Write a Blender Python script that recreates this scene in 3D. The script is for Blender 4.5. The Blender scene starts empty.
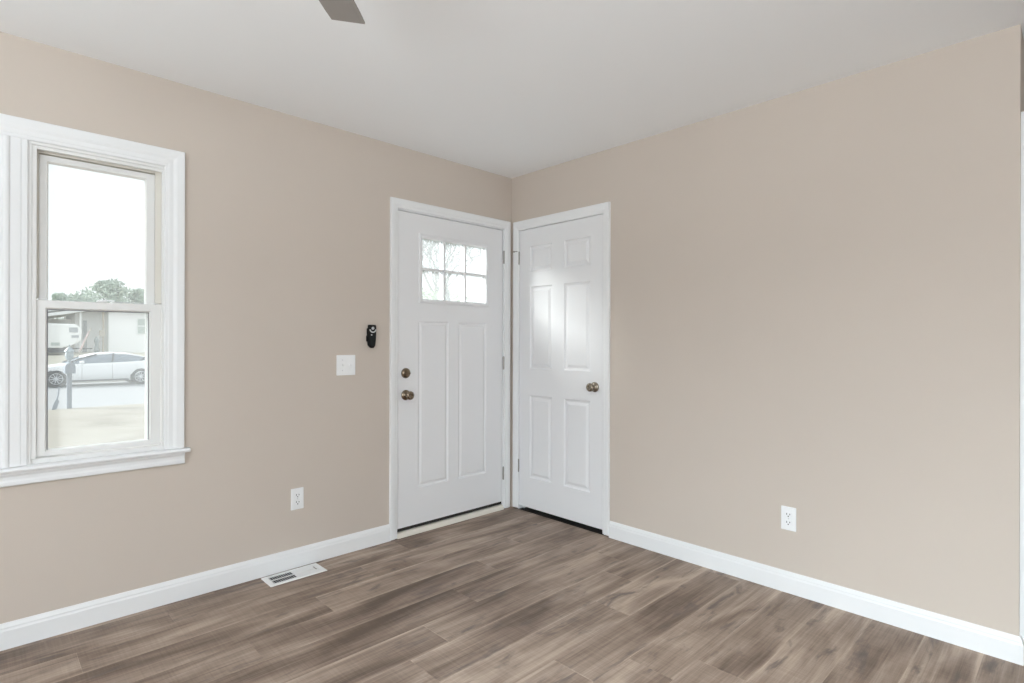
import bpy, bmesh, math, random
from mathutils import Vector, Matrix
R = math.radians
sc = bpy.context.scene
col = sc.collection

# ------------------------------------------------------------------ camera, sky, sun, exposure
cam = bpy.data.cameras.new('camera'); camo = bpy.data.objects.new('camera', cam); col.objects.link(camo)
cam.sensor_width = 36.0; cam.lens = 555.84 / 1024 * 36; cam.shift_y = 1.264 / 1024
cam.clip_start = 0.02; cam.clip_end = 400
camo.location = (-2.8693, -2.9804, 1.2179)
camo.rotation_euler = (Matrix.Rotation(R(-43.994), 4, 'Z') @ Matrix.Rotation(R(90), 4, 'X') @ Matrix.Rotation(R(0.152), 4, 'Z')).to_euler()
sc.camera = camo
vs = sc.view_settings
sc.display_settings.display_device = 'sRGB'
vs.view_transform = 'Standard'; vs.look = 'None'; vs.gamma = 1; vs.use_curve_mapping = False; vs.exposure = 0.0
try:
    sc.cycles.use_denoising = True; sc.cycles.max_bounces = 14; sc.cycles.diffuse_bounces = 8
    sc.cycles.transparent_max_bounces = 24; sc.cycles.sample_clamp_indirect = 6
except Exception: pass
world = bpy.data.worlds.new('overcast_sky'); sc.world = world; world.use_nodes = True
bg = world.node_tree.nodes['Background']; bg.inputs[0].default_value = (0.93, 0.965, 1.0, 1); bg.inputs[1].default_value = 1.25

def light(name, kind, energy, color, loc, rot, **kw):
    l = bpy.data.lights.new(name, kind); l.energy = energy; l.color = color
    for k, v in kw.items(): setattr(l, k, v)
    o = bpy.data.objects.new(name, l); col.objects.link(o); o.location = loc; o.rotation_euler = rot
    return o
SUN_DIR = Vector((1, -0.93, -0.64))
light('hazy_sun', 'SUN', 9.0, (1, 0.985, 0.96), (-20, 18, 19), SUN_DIR.to_track_quat('-Z', 'Y').to_euler(), angle=R(27))
# area lamps standing for daylight through the windows of the rest of the room (behind the camera)
def facing(d): return Vector(d).to_track_quat('-Z', 'Z').to_euler()
COOL = (0.86, 0.938, 1.0)
light('daylight_side_window', 'AREA', 79, (0.79, 0.915, 1.0), (-5.27, -3.2, 1.12), facing((1, -0.05, -0.85)), shape='RECTANGLE', size=1.7, size_y=2.2, spread=R(95))
light('ceiling_uplight_side', 'AREA', 140, COOL, (-5.2, -3.0, 0.9), facing((1, 0.35, 2.6)), shape='RECTANGLE', size=0.9, size_y=2.2, spread=R(120))  # uplight added to brighten the ceiling, standing for daylight off the ground
light('daylight_rear_window', 'AREA', 58, COOL, (-3.85, -5.66, 1.35), facing((0.12, 1, 0.35)), shape='RECTANGLE', size=2.4, size_y=1.2, spread=R(150))

# ------------------------------------------------------------------ materials
def mat(name, color, rough=0.5, metal=0.0, spec=0.5, bump=None, vary=None):
    m = bpy.data.materials.new(name); m.use_nodes = True
    nt = m.node_tree; b = nt.nodes['Principled BSDF']
    b.inputs['Base Color'].default_value = (*color, 1); b.inputs['Roughness'].default_value = rough
    b.inputs['Metallic'].default_value = metal; b.inputs['Specular IOR Level'].default_value = spec
    tc = nt.nodes.new('ShaderNodeTexCoord')
    if vary:
        sc_, amt = vary
        n = nt.nodes.new('ShaderNodeTexNoise'); n.inputs['Scale'].default_value = sc_; n.inputs['Detail'].default_value = 5
        nt.links.new(tc.outputs['Object'], n.inputs['Vector'])
        cr = nt.nodes.new('ShaderNodeValToRGB')
        cr.color_ramp.elements[0].position = 0.3; cr.color_ramp.elements[1].position = 0.7
        cr.color_ramp.elements[0].color = (*[max(0, c * (1 - amt)) for c in color], 1)
        cr.color_ramp.elements[1].color = (*[min(1, c * (1 + amt)) for c in color], 1)
        nt.links.new(n.outputs['Fac'], cr.inputs['Fac']); nt.links.new(cr.outputs['Color'], b.inputs['Base Color'])
    if bump:
        sc_, st = bump
        n = nt.nodes.new('ShaderNodeTexNoise'); n.inputs['Scale'].default_value = sc_; n.inputs['Detail'].default_value = 3
        nt.links.new(tc.outputs['Object'], n.inputs['Vector'])
        bp = nt.nodes.new('ShaderNodeBump'); bp.inputs['Strength'].default_value = st; bp.inputs['Distance'].default_value = 0.002
        nt.links.new(n.outputs['Fac'], bp.inputs['Height']); nt.links.new(bp.outputs['Normal'], b.inputs['Normal'])
    return m

M = {}
M['wall'] = mat('beige_wall_paint', (0.572, 0.507, 0.449), 0.75, spec=0.25, bump=(220, 0.12), vary=(1.3, 0.015))
M['ceiling'] = mat('flat_white_ceiling_paint', (0.87, 0.885, 0.90), 0.9, spec=0.1, bump=(180, 0.1))
M['trim'] = mat('white_trim_paint', (0.80, 0.81, 0.82), 0.38, spec=0.4, bump=(40, 0.03))
M['door'] = mat('white_door_paint', (0.78, 0.785, 0.80), 0.42, spec=0.4, bump=(60, 0.04))
M['vinyl'] = mat('white_vinyl', (0.78, 0.78, 0.77), 0.35, spec=0.4)
M['track'] = mat('aged_vinyl_track', (0.74, 0.71, 0.65), 0.6)
M['gasket'] = mat('grey_gasket', (0.20, 0.20, 0.21), 0.7)
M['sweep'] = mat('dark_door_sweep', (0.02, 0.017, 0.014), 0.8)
M['threshold'] = mat('cream_threshold', (0.72, 0.68, 0.61), 0.5)
M['nickel'] = mat('antique_nickel', (0.30, 0.26, 0.21), 0.25, metal=1.0)
M['brass'] = mat('antique_brass', (0.24, 0.19, 0.14), 0.25, metal=1.0)
M['hinge'] = mat('grey_steel', (0.33, 0.32, 0.30), 0.4, metal=0.9)
M['plastic'] = mat('white_plastic', (0.86, 0.87, 0.88), 0.35, spec=0.5)
M['slot'] = mat('dark_slot', (0.03, 0.03, 0.03), 0.7)
M['black'] = mat('black_plastic', (0.006, 0.006, 0.0065), 0.45, spec=0.2)
M['charcoal'] = mat('charcoal_rubber_button', (0.013, 0.015, 0.016), 0.6, spec=0.2)
M['silver'] = mat('silver_plastic', (0.62, 0.63, 0.64), 0.35, metal=0.3)
M['vent'] = mat('white_enamel_metal', (0.78, 0.78, 0.78), 0.4)
M['duct'] = mat('dark_duct', (0.05, 0.05, 0.055), 0.8)
M['blade'] = mat('grey_brown_fan_blade', (0.29, 0.268, 0.25), 0.55, bump=(30, 0.05), vary=(4, 0.08))
M['fanmetal'] = mat('brushed_nickel_fan', (0.45, 0.43, 0.41), 0.35, metal=0.9)
M['frost'] = mat('frosted_glass_bowl', (0.85, 0.84, 0.8), 0.4)
M['dark'] = mat('unlit_closet_paint', (0.25, 0.22, 0.2), 0.9)  # shade put into the wall colour, keeps the gap under the door dark

def glass(name, veil, tint, rough_refl=0.03):
    m = bpy.data.materials.new(name); m.use_nodes = True; nt = m.node_tree; nt.nodes.clear()
    out = nt.nodes.new('ShaderNodeOutputMaterial')
    tr = nt.nodes.new('ShaderNodeBsdfTransparent'); tr.inputs[0].default_value = (*tint, 1)
    tl = nt.nodes.new('ShaderNodeBsdfTranslucent'); tl.inputs[0].default_value = (0.9, 0.95, 0.96, 1)
    gl = nt.nodes.new('ShaderNodeBsdfGlossy'); gl.inputs['Roughness'].default_value = rough_refl
    lw = nt.nodes.new('ShaderNodeLayerWeight'); lw.inputs[0].default_value = 0.5
    pw = nt.nodes.new('ShaderNodeMath'); pw.operation = 'POWER'; pw.inputs[1].default_value = 5; nt.links.new(lw.outputs['Facing'], pw.inputs[0])
    fr = nt.nodes.new('ShaderNodeMath'); fr.operation = 'MULTIPLY_ADD'; fr.inputs[1].default_value = 0.6; fr.inputs[2].default_value = 0.02; nt.links.new(pw.outputs[0], fr.inputs[0])
    m1 = nt.nodes.new('ShaderNodeMixShader'); m1.inputs[0].default_value = veil
    m2 = nt.nodes.new('ShaderNodeMixShader')
    nt.links.new(tr.outputs[0], m1.inputs[1]); nt.links.new(tl.outputs[0], m1.inputs[2])
    nt.links.new(fr.outputs[0], m2.inputs[0]); nt.links.new(m1.outputs[0], m2.inputs[1]); nt.links.new(gl.outputs[0], m2.inputs[2])
    nt.links.new(m2.outputs[0], out.inputs['Surface'])
    return m
M['glass_hazy'] = glass('hazy_window_glass', 0.15, (0.97, 0.99, 0.99))
M['glass_clear'] = glass('clear_window_glass', 0.12, (0.98, 1, 0.99))
M['glass_lite'] = glass('door_lite_glass', 0.17, (0.97, 1, 1))

def plank_mat():
    m = bpy.data.materials.new('grey_brown_wood_plank'); m.use_nodes = True; nt = m.node_tree
    N = lambda t, **k: _n(nt, t, **k)
    b = nt.nodes['Principled BSDF']; b.inputs['Roughness'].default_value = 0.5; b.inputs['Specular IOR Level'].default_value = 0.25
    at = nt.nodes.new('ShaderNodeVertexColor'); at.layer_name = 'plank'
    sep = nt.nodes.new('ShaderNodeSeparateColor'); nt.links.new(at.outputs['Color'], sep.inputs[0])
    uv = nt.nodes.new('ShaderNodeUVMap'); uv.uv_map = 'UVMap'
    sx = nt.nodes.new('ShaderNodeSeparateXYZ'); nt.links.new(uv.outputs[0], sx.inputs[0])
    def math_(op, a, b_=None, c=None):
        n = nt.nodes.new('ShaderNodeMath'); n.operation = op
        for i, v in enumerate((a, b_, c)):
            if v is None: continue
            if isinstance(v, (int, float)): n.inputs[i].default_value = v
            else: nt.links.new(v, n.inputs[i])
        return n.outputs[0]
    off = math_('MULTIPLY', sep.outputs[1], 53.0)
    def coord(su, sv):
        c = nt.nodes.new('ShaderNodeCombineXYZ')
        nt.links.new(math_('ADD', math_('MULTIPLY', sx.outputs[0], su), off), c.inputs[0])
        nt.links.new(math_('ADD', math_('MULTIPLY', sx.outputs[1], sv), off), c.inputs[1])
        nt.links.new(off, c.inputs[2])
        return c.outputs[0]
    def noise(su, sv, detail=4, rough=0.55, dist=0.0):
        n = nt.nodes.new('ShaderNodeTexNoise'); n.inputs['Scale'].default_value = 1
        n.inputs['Detail'].default_value = detail; n.inputs['Roughness'].default_value = rough; n.inputs['Distortion'].default_value = dist
        nt.links.new(coord(su, sv), n.inputs['Vector']); return n.outputs['Fac']
    cloud = noise(1.7, 6.5, 3, 0.5, 0.7)           # long tonal drifts
    knot = noise(4.2, 14, 5, 0.62, 0.5)             # dark smudges
    grain = noise(4, 150, 5, 0.7, 0.15)          # fine grain
    streak = noise(1.2, 42, 4, 0.6, 0.25)
    saw = noise(150, 5, 2, 0.5)
    # blond long edges of each plank
    ed = math_('ABSOLUTE', math_('SUBTRACT', math_('DIVIDE', sx.outputs[1], 0.19), 0.5))
    edge = nt.nodes.new('ShaderNodeMapRange'); edge.inputs[1].default_value = 0.40; edge.inputs[2].default_value = 0.5
    edge.inputs[3].default_value = 0; edge.inputs[4].default_value = 0.26; nt.links.new(ed, edge.inputs[0])
    v = math_('ADD', math_('MULTIPLY', math_('SUBTRACT', cloud, 0.5), 1.15), 0.53)
    v = math_('ADD', v, math_('MULTIPLY', math_('SUBTRACT', streak, 0.5), 0.42))
    v = math_('ADD', v, math_('MULTIPLY', math_('SUBTRACT', grain, 0.5), 0.5))
    v = math_('ADD', v, math_('MULTIPLY', math_('SUBTRACT', saw, 0.5), 0.16))
    v = math_('ADD', v, math_('MULTIPLY', math_('SUBTRACT', sep.outputs[0], 0.5), 0.12))
    v = math_('ADD', v, math_('MULTIPLY', edge.outputs[0], sep.outputs[2]))
    seam = math_('GREATER_THAN', ed, 0.487)
    ue = math_('ABSOLUTE', math_('SUBTRACT', math_('DIVIDE', sx.outputs[0], 1.218), 0.5))
    seam = math_('MAXIMUM', seam, math_('GREATER_THAN', ue, 0.4982))
    v = math_('ADD', v, math_('MULTIPLY', seam, math_('SUBTRACT', math_('MULTIPLY', sep.outputs[1], 0.18), 0.04)))
    cr = nt.nodes.new('ShaderNodeValToRGB'); nt.links.new(v, cr.inputs['Fac'])
    e = cr.color_ramp.elements
    e[0].position = 0.22; e[0].color = (0.125, 0.09, 0.069, 1)
    e[1].position = 0.86; e[1].color = (0.52, 0.415, 0.335, 1)
    x = e.new(0.40); x.color = (0.215, 0.159, 0.125, 1)
    x = e.new(0.58); x.color = (0.32, 0.245, 0.196, 1)
    # greyish violet smudges
    kr = nt.nodes.new('ShaderNodeMapRange'); kr.inputs[1].default_value = 0.56; kr.inputs[2].default_value = 0.70
    kr.inputs[3].default_value = 0; kr.inputs[4].default_value = 0.72; nt.links.new(knot, kr.inputs[0])
    mx = nt.nodes.new('ShaderNodeMix'); mx.data_type = 'RGBA'
    nt.links.new(kr.outputs[0], mx.inputs['Factor']); nt.links.new(cr.outputs[0], mx.inputs['A'])
    mx.inputs['B'].default_value = (0.112, 0.094, 0.091, 1)
    nt.links.new(mx.outputs['Result'], b.inputs['Base Color'])
    bp = nt.nodes.new('ShaderNodeBump'); bp.inputs['Strength'].default_value = 0.15; bp.inputs['Distance'].default_value = 0.001
    nt.links.new(grain, bp.inputs['Height']); nt.links.new(bp.outputs[0], b.inputs['Normal'])
    return m
def _n(nt, t): return nt.nodes.new(t)
M['plank'] = plank_mat()

# outdoors
M['siding'] = mat('white_lap_siding', (0.90, 0.90, 0.90), 0.7)
M['fascia'] = mat('white_fascia', (0.85, 0.86, 0.85), 0.6)
M['shingle'] = mat('grey_roof_shingles', (0.33, 0.34, 0.33), 0.9, vary=(6, 0.25))
M['soffit'] = mat('grey_tan_soffit', (0.60, 0.58, 0.54), 0.8)
M['housedoor'] = mat('grey_door_paint', (0.34, 0.36, 0.38), 0.6)
M['shutter'] = mat('sage_shutter', (0.45, 0.50, 0.47), 0.7)
M['pane'] = mat('dark_house_pane', (0.22, 0.26, 0.28), 0.15)
M['tan'] = mat('tan_wood', (0.42, 0.36, 0.29), 0.8)
M['carpaint'] = mat('white_car_paint', (0.86, 0.87, 0.88), 0.2, spec=0.6)
M['carglass'] = mat('blue_grey_car_glass', (0.16, 0.20, 0.25), 0.12, spec=0.7)
M['tyre'] = mat('tyre_rubber', (0.03, 0.032, 0.038), 0.85)
M['rim'] = mat('alloy_rim', (0.72, 0.74, 0.77), 0.4, metal=0.1)
M['carblack'] = mat('black_car_trim', (0.05, 0.05, 0.06), 0.6)
M['greycar'] = mat('grey_car_paint', (0.16, 0.19, 0.22), 0.3)
M['redlamp'] = mat('red_tail_lamp', (0.45, 0.05, 0.04), 0.3)
M['lamp'] = mat('clear_head_lamp', (0.7, 0.72, 0.75), 0.2)
M['asphalt'] = mat('pale_asphalt', (0.27, 0.278, 0.29), 0.9, vary=(8, 0.06))
M['kerb'] = mat('concrete_kerb', (0.45, 0.43, 0.40), 0.9)
M['mailgrey'] = mat('slate_mailbox_paint', (0.16, 0.19, 0.24), 0.6)
M['mailpale'] = mat('pale_lantern_metal', (0.27, 0.33, 0.37), 0.5)
M['stake'] = mat('slate_stake_paint', (0.30, 0.34, 0.40), 0.6)
M['bark'] = mat('pale_grey_bark', (0.20, 0.20, 0.19), 0.9, vary=(14, 0.2))
M['flagred'] = mat('faded_red_cloth', (0.55, 0.22, 0.22), 0.9)
M['flagwhite'] = mat('white_cloth', (0.85, 0.84, 0.83), 0.9)
M['planter'] = mat('slate_planter', (0.25, 0.28, 0.29), 0.8)

def lawn_mat(name, ca, cb, cc):
    m = bpy.data.materials.new(name); m.use_nodes = True; nt = m.node_tree; b = nt.nodes['Principled BSDF']
    b.inputs['Roughness'].default_value = 0.95; b.inputs['Specular IOR Level'].default_value = 0.1
    tc = nt.nodes.new('ShaderNodeTexCoord')
    n1 = nt.nodes.new('ShaderNodeTexNoise'); n1.inputs['Scale'].default_value = 0.9; n1.inputs['Detail'].default_value = 6; n1.inputs['Roughness'].default_value = 0.65
    n2 = nt.nodes.new('ShaderNodeTexNoise'); n2.inputs['Scale'].default_value = 18; n2.inputs['Detail'].default_value = 6
    mix = nt.nodes.new('ShaderNodeMath'); mix.operation = 'MULTIPLY_ADD'; mix.inputs[1].default_value = 0.4
    for n in (n1, n2): nt.links.new(tc.outputs['Object'], n.inputs['Vector'])
    nt.links.new(n2.outputs['Fac'], mix.inputs[0]); nt.links.new(n1.outputs['Fac'], mix.inputs[2])
    cr = nt.nodes.new('ShaderNodeValToRGB'); e = cr.color_ramp.elements
    e[0].position = 0.45; e[0].color = (*ca, 1); e[1].position = 0.95; e[1].color = (*cc, 1); x = e.new(0.7); x.color = (*cb, 1)
    nt.links.new(mix.outputs[0], cr.inputs['Fac']); nt.links.new(cr.outputs[0], b.inputs['Base Color'])
    return m
M['lawn'] = lawn_mat('dormant_straw_lawn', (0.18, 0.155, 0.125), (0.285, 0.262, 0.222), (0.335, 0.313, 0.27))
M['yard'] = lawn_mat('dry_yard', (0.52, 0.47, 0.38), (0.66, 0.62, 0.52), (0.60, 0.60, 0.50))
def leaf_mat(name, a, b_):
    m = mat(name, a, 0.8, spec=0.2, vary=(1.2, 0.25)); return m
M['leaf'] = leaf_mat('muted_green_leaves', (0.36, 0.43, 0.37), None)
M['leaf_pale'] = leaf_mat('olive_leaves', (0.36, 0.42, 0.28), None)

# ------------------------------------------------------------------ mesh helpers
def new(name, bm, m, parent=None, smooth=False, bevel=0.0, seg=2, loc=None, rot=None):
    bmesh.ops.remove_doubles(bm, verts=bm.verts, dist=1e-6)
    bmesh.ops.recalc_face_normals(bm, faces=bm.faces)
    me = bpy.data.meshes.new(name); bm.to_mesh(me); bm.free()
    mats = m if isinstance(m, (list, tuple)) else [m]
    for x in mats: me.materials.append(x)
    o = bpy.data.objects.new(name, me); col.objects.link(o)
    if parent: o.parent = parent
    if loc: o.location = loc
    if rot: o.rotation_euler = rot
    if smooth:
        for p in me.polygons: p.use_smooth = True
    if bevel:
        md = o.modifiers.new('edge', 'BEVEL'); md.width = bevel; md.segments = seg; md.limit_method = 'ANGLE'; md.angle_limit = R(40)
    return o
def tag(o, label, cat, group=None, kind=None):
    o['label'] = label; o['category'] = cat
    if group: o['group'] = group
    if kind: o['kind'] = kind
    return o
def empty(name, label, cat, loc=(0, 0, 0), rz=0.0, group=None, kind=None):
    o = bpy.data.objects.new(name, None); col.objects.link(o); o.location = loc; o.rotation_euler = (0, 0, rz)
    o.empty_display_size = 0.1
    return tag(o, label, cat, group, kind)
def BM(): return bmesh.new()
def box(bm, x0, x1, y0, y1, z0, z1, mi=0):
    vs_ = [bm.verts.new((x, y, z)) for x in (x0, x1) for y in (y0, y1) for z in (z0, z1)]
    for f in ((0, 1, 3, 2), (4, 6, 7, 5), (0, 4, 5, 1), (2, 3, 7, 6), (0, 2, 6, 4), (1, 5, 7, 3)):
        bm.faces.new([vs_[i] for i in f]).material_index = mi
    return vs_
def lathe(bm, prof, n=24, axis='y', c=(0, 0, 0), flip=1):
    """prof: (radius, along) ; axis 'y' spins about -y (out of the wall), 'z' about z"""
    rings = []
    for r, t in prof:
        ring = []
        if r < 1e-6: ring = [bm.verts.new(_ax(axis, 0, 0, t, c))]
        else:
            for k in range(n):
                a = 2 * math.pi * k / n; ring.append(bm.verts.new(_ax(axis, r * math.cos(a), r * math.sin(a), t, c)))
        rings.append(ring)
    for A, B in zip(rings, rings[1:]):
        if len(A) == 1 and len(B) == 1: continue
        for k in range(n):
            if len(A) == 1: bm.faces.new((A[0], B[k], B[(k + 1) % n]))
            elif len(B) == 1: bm.faces.new((A[k], B[0], A[(k + 1) % n]))
            else: bm.faces.new((A[k], B[k], B[(k + 1) % n], A[(k + 1) % n]))
    for ring in (rings[0], rings[-1]):
        if len(ring) > 1: bm.faces.new(ring)
def _ax(axis, a, b, t, c):
    if axis == 'y': return (c[0] + a, c[1] - t, c[2] + b)
    if axis == 'x': return (c[0] + t, c[1] + a, c[2] + b)
    return (c[0] + a, c[1] + b, c[2] + t)
def tube(bm, pts, rads, n=8):
    rings = []
    for i, p in enumerate(pts):
        p = Vector(p); d = (Vector(pts[min(i + 1, len(pts) - 1)]) - Vector(pts[max(i - 1, 0)])).normalized()
        u = d.orthogonal().normalized(); w = d.cross(u)
        rings.append([bm.verts.new(p + (u * math.cos(2 * math.pi * k / n) + w * math.sin(2 * math.pi * k / n)) * rads[i]) for k in range(n)])
    # align rings
    for A, B in zip(rings, rings[1:]):
        s = min(range(n), key=lambda q: sum((A[k].co - B[(k + q) % n].co).length for k in range(n)))
        for k in range(n): bm.faces.new((A[k], A[(k + 1) % n], B[(k + 1 + s) % n], B[(k + s) % n]))
    bm.faces.new(rings[0]); bm.faces.new(rings[-1])
def loop_u(bm, prof, xl, xr, zb, zt, closed=False, top=1.0):
    """casing round an opening: profile (offset outward, height out of the wall). U-shaped or closed, mitred."""
    def pts(o):
        if closed: return [(xl - o, zb - o), (xl - o, zt + o), (xr + o, zt + o), (xr + o, zb - o)]
        return [(xl - o, zb), (xl - o, zt + o * top), (xr + o, zt + o * top), (xr + o, zb)]
    rows = [[bm.verts.new((x, -d, z)) for x, z in pts(o)] for o, d in prof]
    n = 4 if closed else 3
    for A, B in zip(rows, rows[1:] + rows[:1]):
        for k in range(n):
            f = (A[k], A[(k + 1) % 4], B[(k + 1) % 4], B[k])
            bm.faces.new(f)
    if not closed:
        bm.faces.new([r[0] for r in rows]); bm.faces.new([r[3] for r in rows])
def run(bm, prof, x0, x1, m0=0.0, m1=0.0):
    """straight moulding along local x: profile (height out of wall, z); m0/m1: mitre per unit depth"""
    A = [bm.verts.new((x0 - d * m0, -d, z)) for d, z in prof]; B = [bm.verts.new((x1 + d * m1, -d, z)) for d, z in prof]
    n = len(prof)
    for k in range(n): bm.faces.new((A[k], A[(k + 1) % n], B[(k + 1) % n], B[k]))
    bm.faces.new(A); bm.faces.new(B)
def wall_cells(bm, a0, a1, z0, z1, t, holes):
    """wall slab in local coords (room face at y=0, thickness +t) with rectangular holes (al, ar, zb, zt)"""
    xs = sorted({a0, a1, *[h[0] for h in holes], *[h[1] for h in holes]}); zs = sorted({z0, z1, *[h[2] for h in holes], *[h[3] for h in holes]})
    solid = {}
    for i in range(len(xs) - 1):
        for j in range(len(zs) - 1):
            cx, cz = (xs[i] + xs[i + 1]) / 2, (zs[j] + zs[j + 1]) / 2
            solid[i, j] = not any(h[0] < cx < h[1] and h[2] < cz < h[3] for h in holes)
    V = {}
    def v(i, j, k):
        if (i, j, k) not in V: V[i, j, k] = bm.verts.new((xs[i], t * k, zs[j]))
        return V[i, j, k]
    for (i, j), s in solid.items():
        if not s: continue
        for k in (0, 1): bm.faces.new((v(i, j, k), v(i + 1, j, k), v(i + 1, j + 1, k), v(i, j + 1, k)))
        for di, dj, e in ((-1, 0, ((i, j), (i, j + 1))), (1, 0, ((i + 1, j), (i + 1, j + 1))), (0, -1, ((i, j), (i + 1, j))), (0, 1, ((i, j + 1), (i + 1, j + 1)))):
            if not solid.get((i + di, j + dj), False):
                (a, b), (c, d) = e
                bm.faces.new((v(a, b, 0), v(c, d, 0), v(c, d, 1), v(a, b, 1)))

LW = dict(loc=(0, 0, 0), rot=(0, 0, 0))                     # window wall: local x = world x, room at -y
RW = dict(loc=(0, 0, 0), rot=(0, 0, R(-90)))                # right wall: local x = -world y, room at -x
H = 2.44

# ------------------------------------------------------------------ room shell
# floor: staggered planks 0.19 m wide running along the window wall
def build_floor():
    bm = BM(); uvl = bm.loops.layers.uv.new('UVMap'); cl = bm.loops.layers.float_color.new('plank')
    rnd = random.Random(7)
    y_first, W, Lp = -0.04, 0.19, 1.218
    joints = {0: -2.245, 1: -1.364, 2: -0.48, 3: -0.85, 4: -1.17, 5: -1.48, 6: -1.668, 7: -0.763, 8: -0.05, 9: -1.05}
    X0, X1, Y0 = -5.3, 3.1, -5.7
    r = -1
    g = 0.0007
    while True:
        yt = min(0.02, y_first - W * r); yb = y_first - W * (r + 1)
        full_top = y_first - W * r
        if yt < Y0: break
        yb = max(yb, Y0)
        j = joints.get(r, rnd.uniform(-1.2, 0))
        x = j - Lp * math.ceil((j - X0) / Lp)
        while x < X1:
            xa, xb = max(x, X0), min(x + Lp, X1)
            if xb - xa > 0.01:
                c = (rnd.random(), rnd.random(), rnd.random() ** 1.5, 1)
                zt, zb = 0.0, -0.0009
                P = [(xa, yb), (xb, yb), (xb, yt), (xa, yt)]; Q = [(xa + g, yb + g), (xb - g, yb + g), (xb - g, yt - g), (xa + g, yt - g)]
                lo = [bm.verts.new((*p_, zb)) for p_ in P]; hi = [bm.verts.new((*q, zt)) for q in Q]; bt = [bm.verts.new((*p_, -0.05)) for p_ in P]
                fs = [bm.faces.new(hi)] + [bm.faces.new((lo[k], lo[(k + 1) % 4], hi[(k + 1) % 4], hi[k])) for k in range(4)]
                fs += [bm.faces.new(list(reversed(bt)))] + [bm.faces.new((bt[k], bt[(k + 1) % 4], lo[(k + 1) % 4], lo[k])) for k in range(4)]
                for f in fs:
                    for l in f.loops:
                        l[uvl].uv = (l.vert.co.x - x, full_top - l.vert.co.y); l[cl] = c
            x += Lp
        r += 1
    me = bpy.data.meshes.new('floor'); bmesh.ops.recalc_face_normals(bm, faces=bm.faces); bm.to_mesh(me); bm.free(); me.materials.append(M['plank'])
    o = bpy.data.objects.new('floor', me); col.objects.link(o)
    tag(o, 'grey-brown wood-look plank floor of the empty room', 'floor', kind='structure')
build_floor()
bm = BM(); box(bm, -5.45, 3.15, -5.85, 0.16, H, H + 0.12)
tag(new('ceiling', bm, M['ceiling']), 'flat white ceiling over the whole room', 'ceiling', kind='structure')

WIN = (-2.722, -2.2155, 0.715, 2.036)       # rough opening of the visible window
WIN2 = (-3.365, -2.8585, 0.715, 2.036)      # its twin to the left
FD = (-1.003, -0.072, -0.05, 2.058)         # front door opening
bm = BM(); wall_cells(bm, -5.3, 0.12, -0.05, H, 0.16, [WIN, WIN2, FD])
tag(new('wall_left', bm, M['wall'], **LW), 'beige wall holding the sash window and the front door', 'wall', kind='structure')
CD = (0.072, 0.862, -0.05, 2.052)         # closet door opening (local x = -y)
bm = BM(); wall_cells(bm, 0.0, 2.8, -0.05, H, 0.084, [CD])
tag(new('wall_right', bm, M['wall'], **RW), 'long bare beige wall right of the closet door', 'wall', kind='structure')
# hall beyond the outside corner
HD = (0.084, 0.85, -0.05, 2.06)
bm = BM(); wall_cells(bm, 0.084, 3.1, -0.05, H, 0.12, [HD])
tag(new('wall_hall', bm, M['wall'], loc=(0, -2.8, 0)), 'beige hall wall turning away at the outside corner', 'wall', kind='structure')
bm = BM(); wall_cells(bm, -5.3, 3.1, -0.05, H, 0.15, [(-5.1, -2.6, 0.7, 2.0)])
o = new('wall_back', bm, M['wall'], loc=(0, -5.7, 0)); o.scale = (1, -1, 1)
tag(o, 'beige back wall with a wide window', 'wall', kind='structure')
bm = BM(); wall_cells(bm, 0.16, 5.7, -0.05, H, 0.15, [(2.16, 4.56, 0.05, 2.15)])
tag(new('wall_side', bm, M['wall'], loc=(-5.3, 0.16, 0), rot=(0, 0, R(-90))), 'beige side wall with a tall patio window', 'wall', kind='structure').scale = (1, -1, 1)
bm = BM(); box(bm, 3.1, 3.2, -5.7, -2.68, -0.05, H)
tag(new('wall_far', bm, M['wall']), 'beige wall closing the far end of the hall', 'wall', kind='structure')
# closet behind the six-panel door
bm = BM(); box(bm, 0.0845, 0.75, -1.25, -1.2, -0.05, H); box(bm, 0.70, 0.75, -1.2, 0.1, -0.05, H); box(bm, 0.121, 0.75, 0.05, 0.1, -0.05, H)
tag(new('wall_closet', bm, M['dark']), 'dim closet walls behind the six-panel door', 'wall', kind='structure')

# baseboards
BP = [(0, 0.0), (0.014, 0.0), (0.014, 0.072), (0.0115, 0.080), (0.0115, 0.086), (0.007, 0.096), (0.0045, 0.102), (0, 0.102)]
bm = BM(); run(bm, BP, -5.3, -1.034)
tag(new('baseboard_left', bm, M['trim'], **LW), 'white baseboard under the window, ending at the front door', 'baseboard', kind='structure')
bm = BM(); run(bm, BP, 0.899, 2.8, 0, 1)
tag(new('baseboard_right', bm, M['trim'], **RW), 'white baseboard along the long bare right wall', 'baseboard', kind='structure')
bm = BM(); run(bm, BP, 0.0, 0.022, 1, 0)
tag(new('baseboard_corner', bm, M['trim'], loc=(0, -2.8, 0)), 'stub of white baseboard wrapping the outside corner', 'baseboard', kind='structure')

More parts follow.
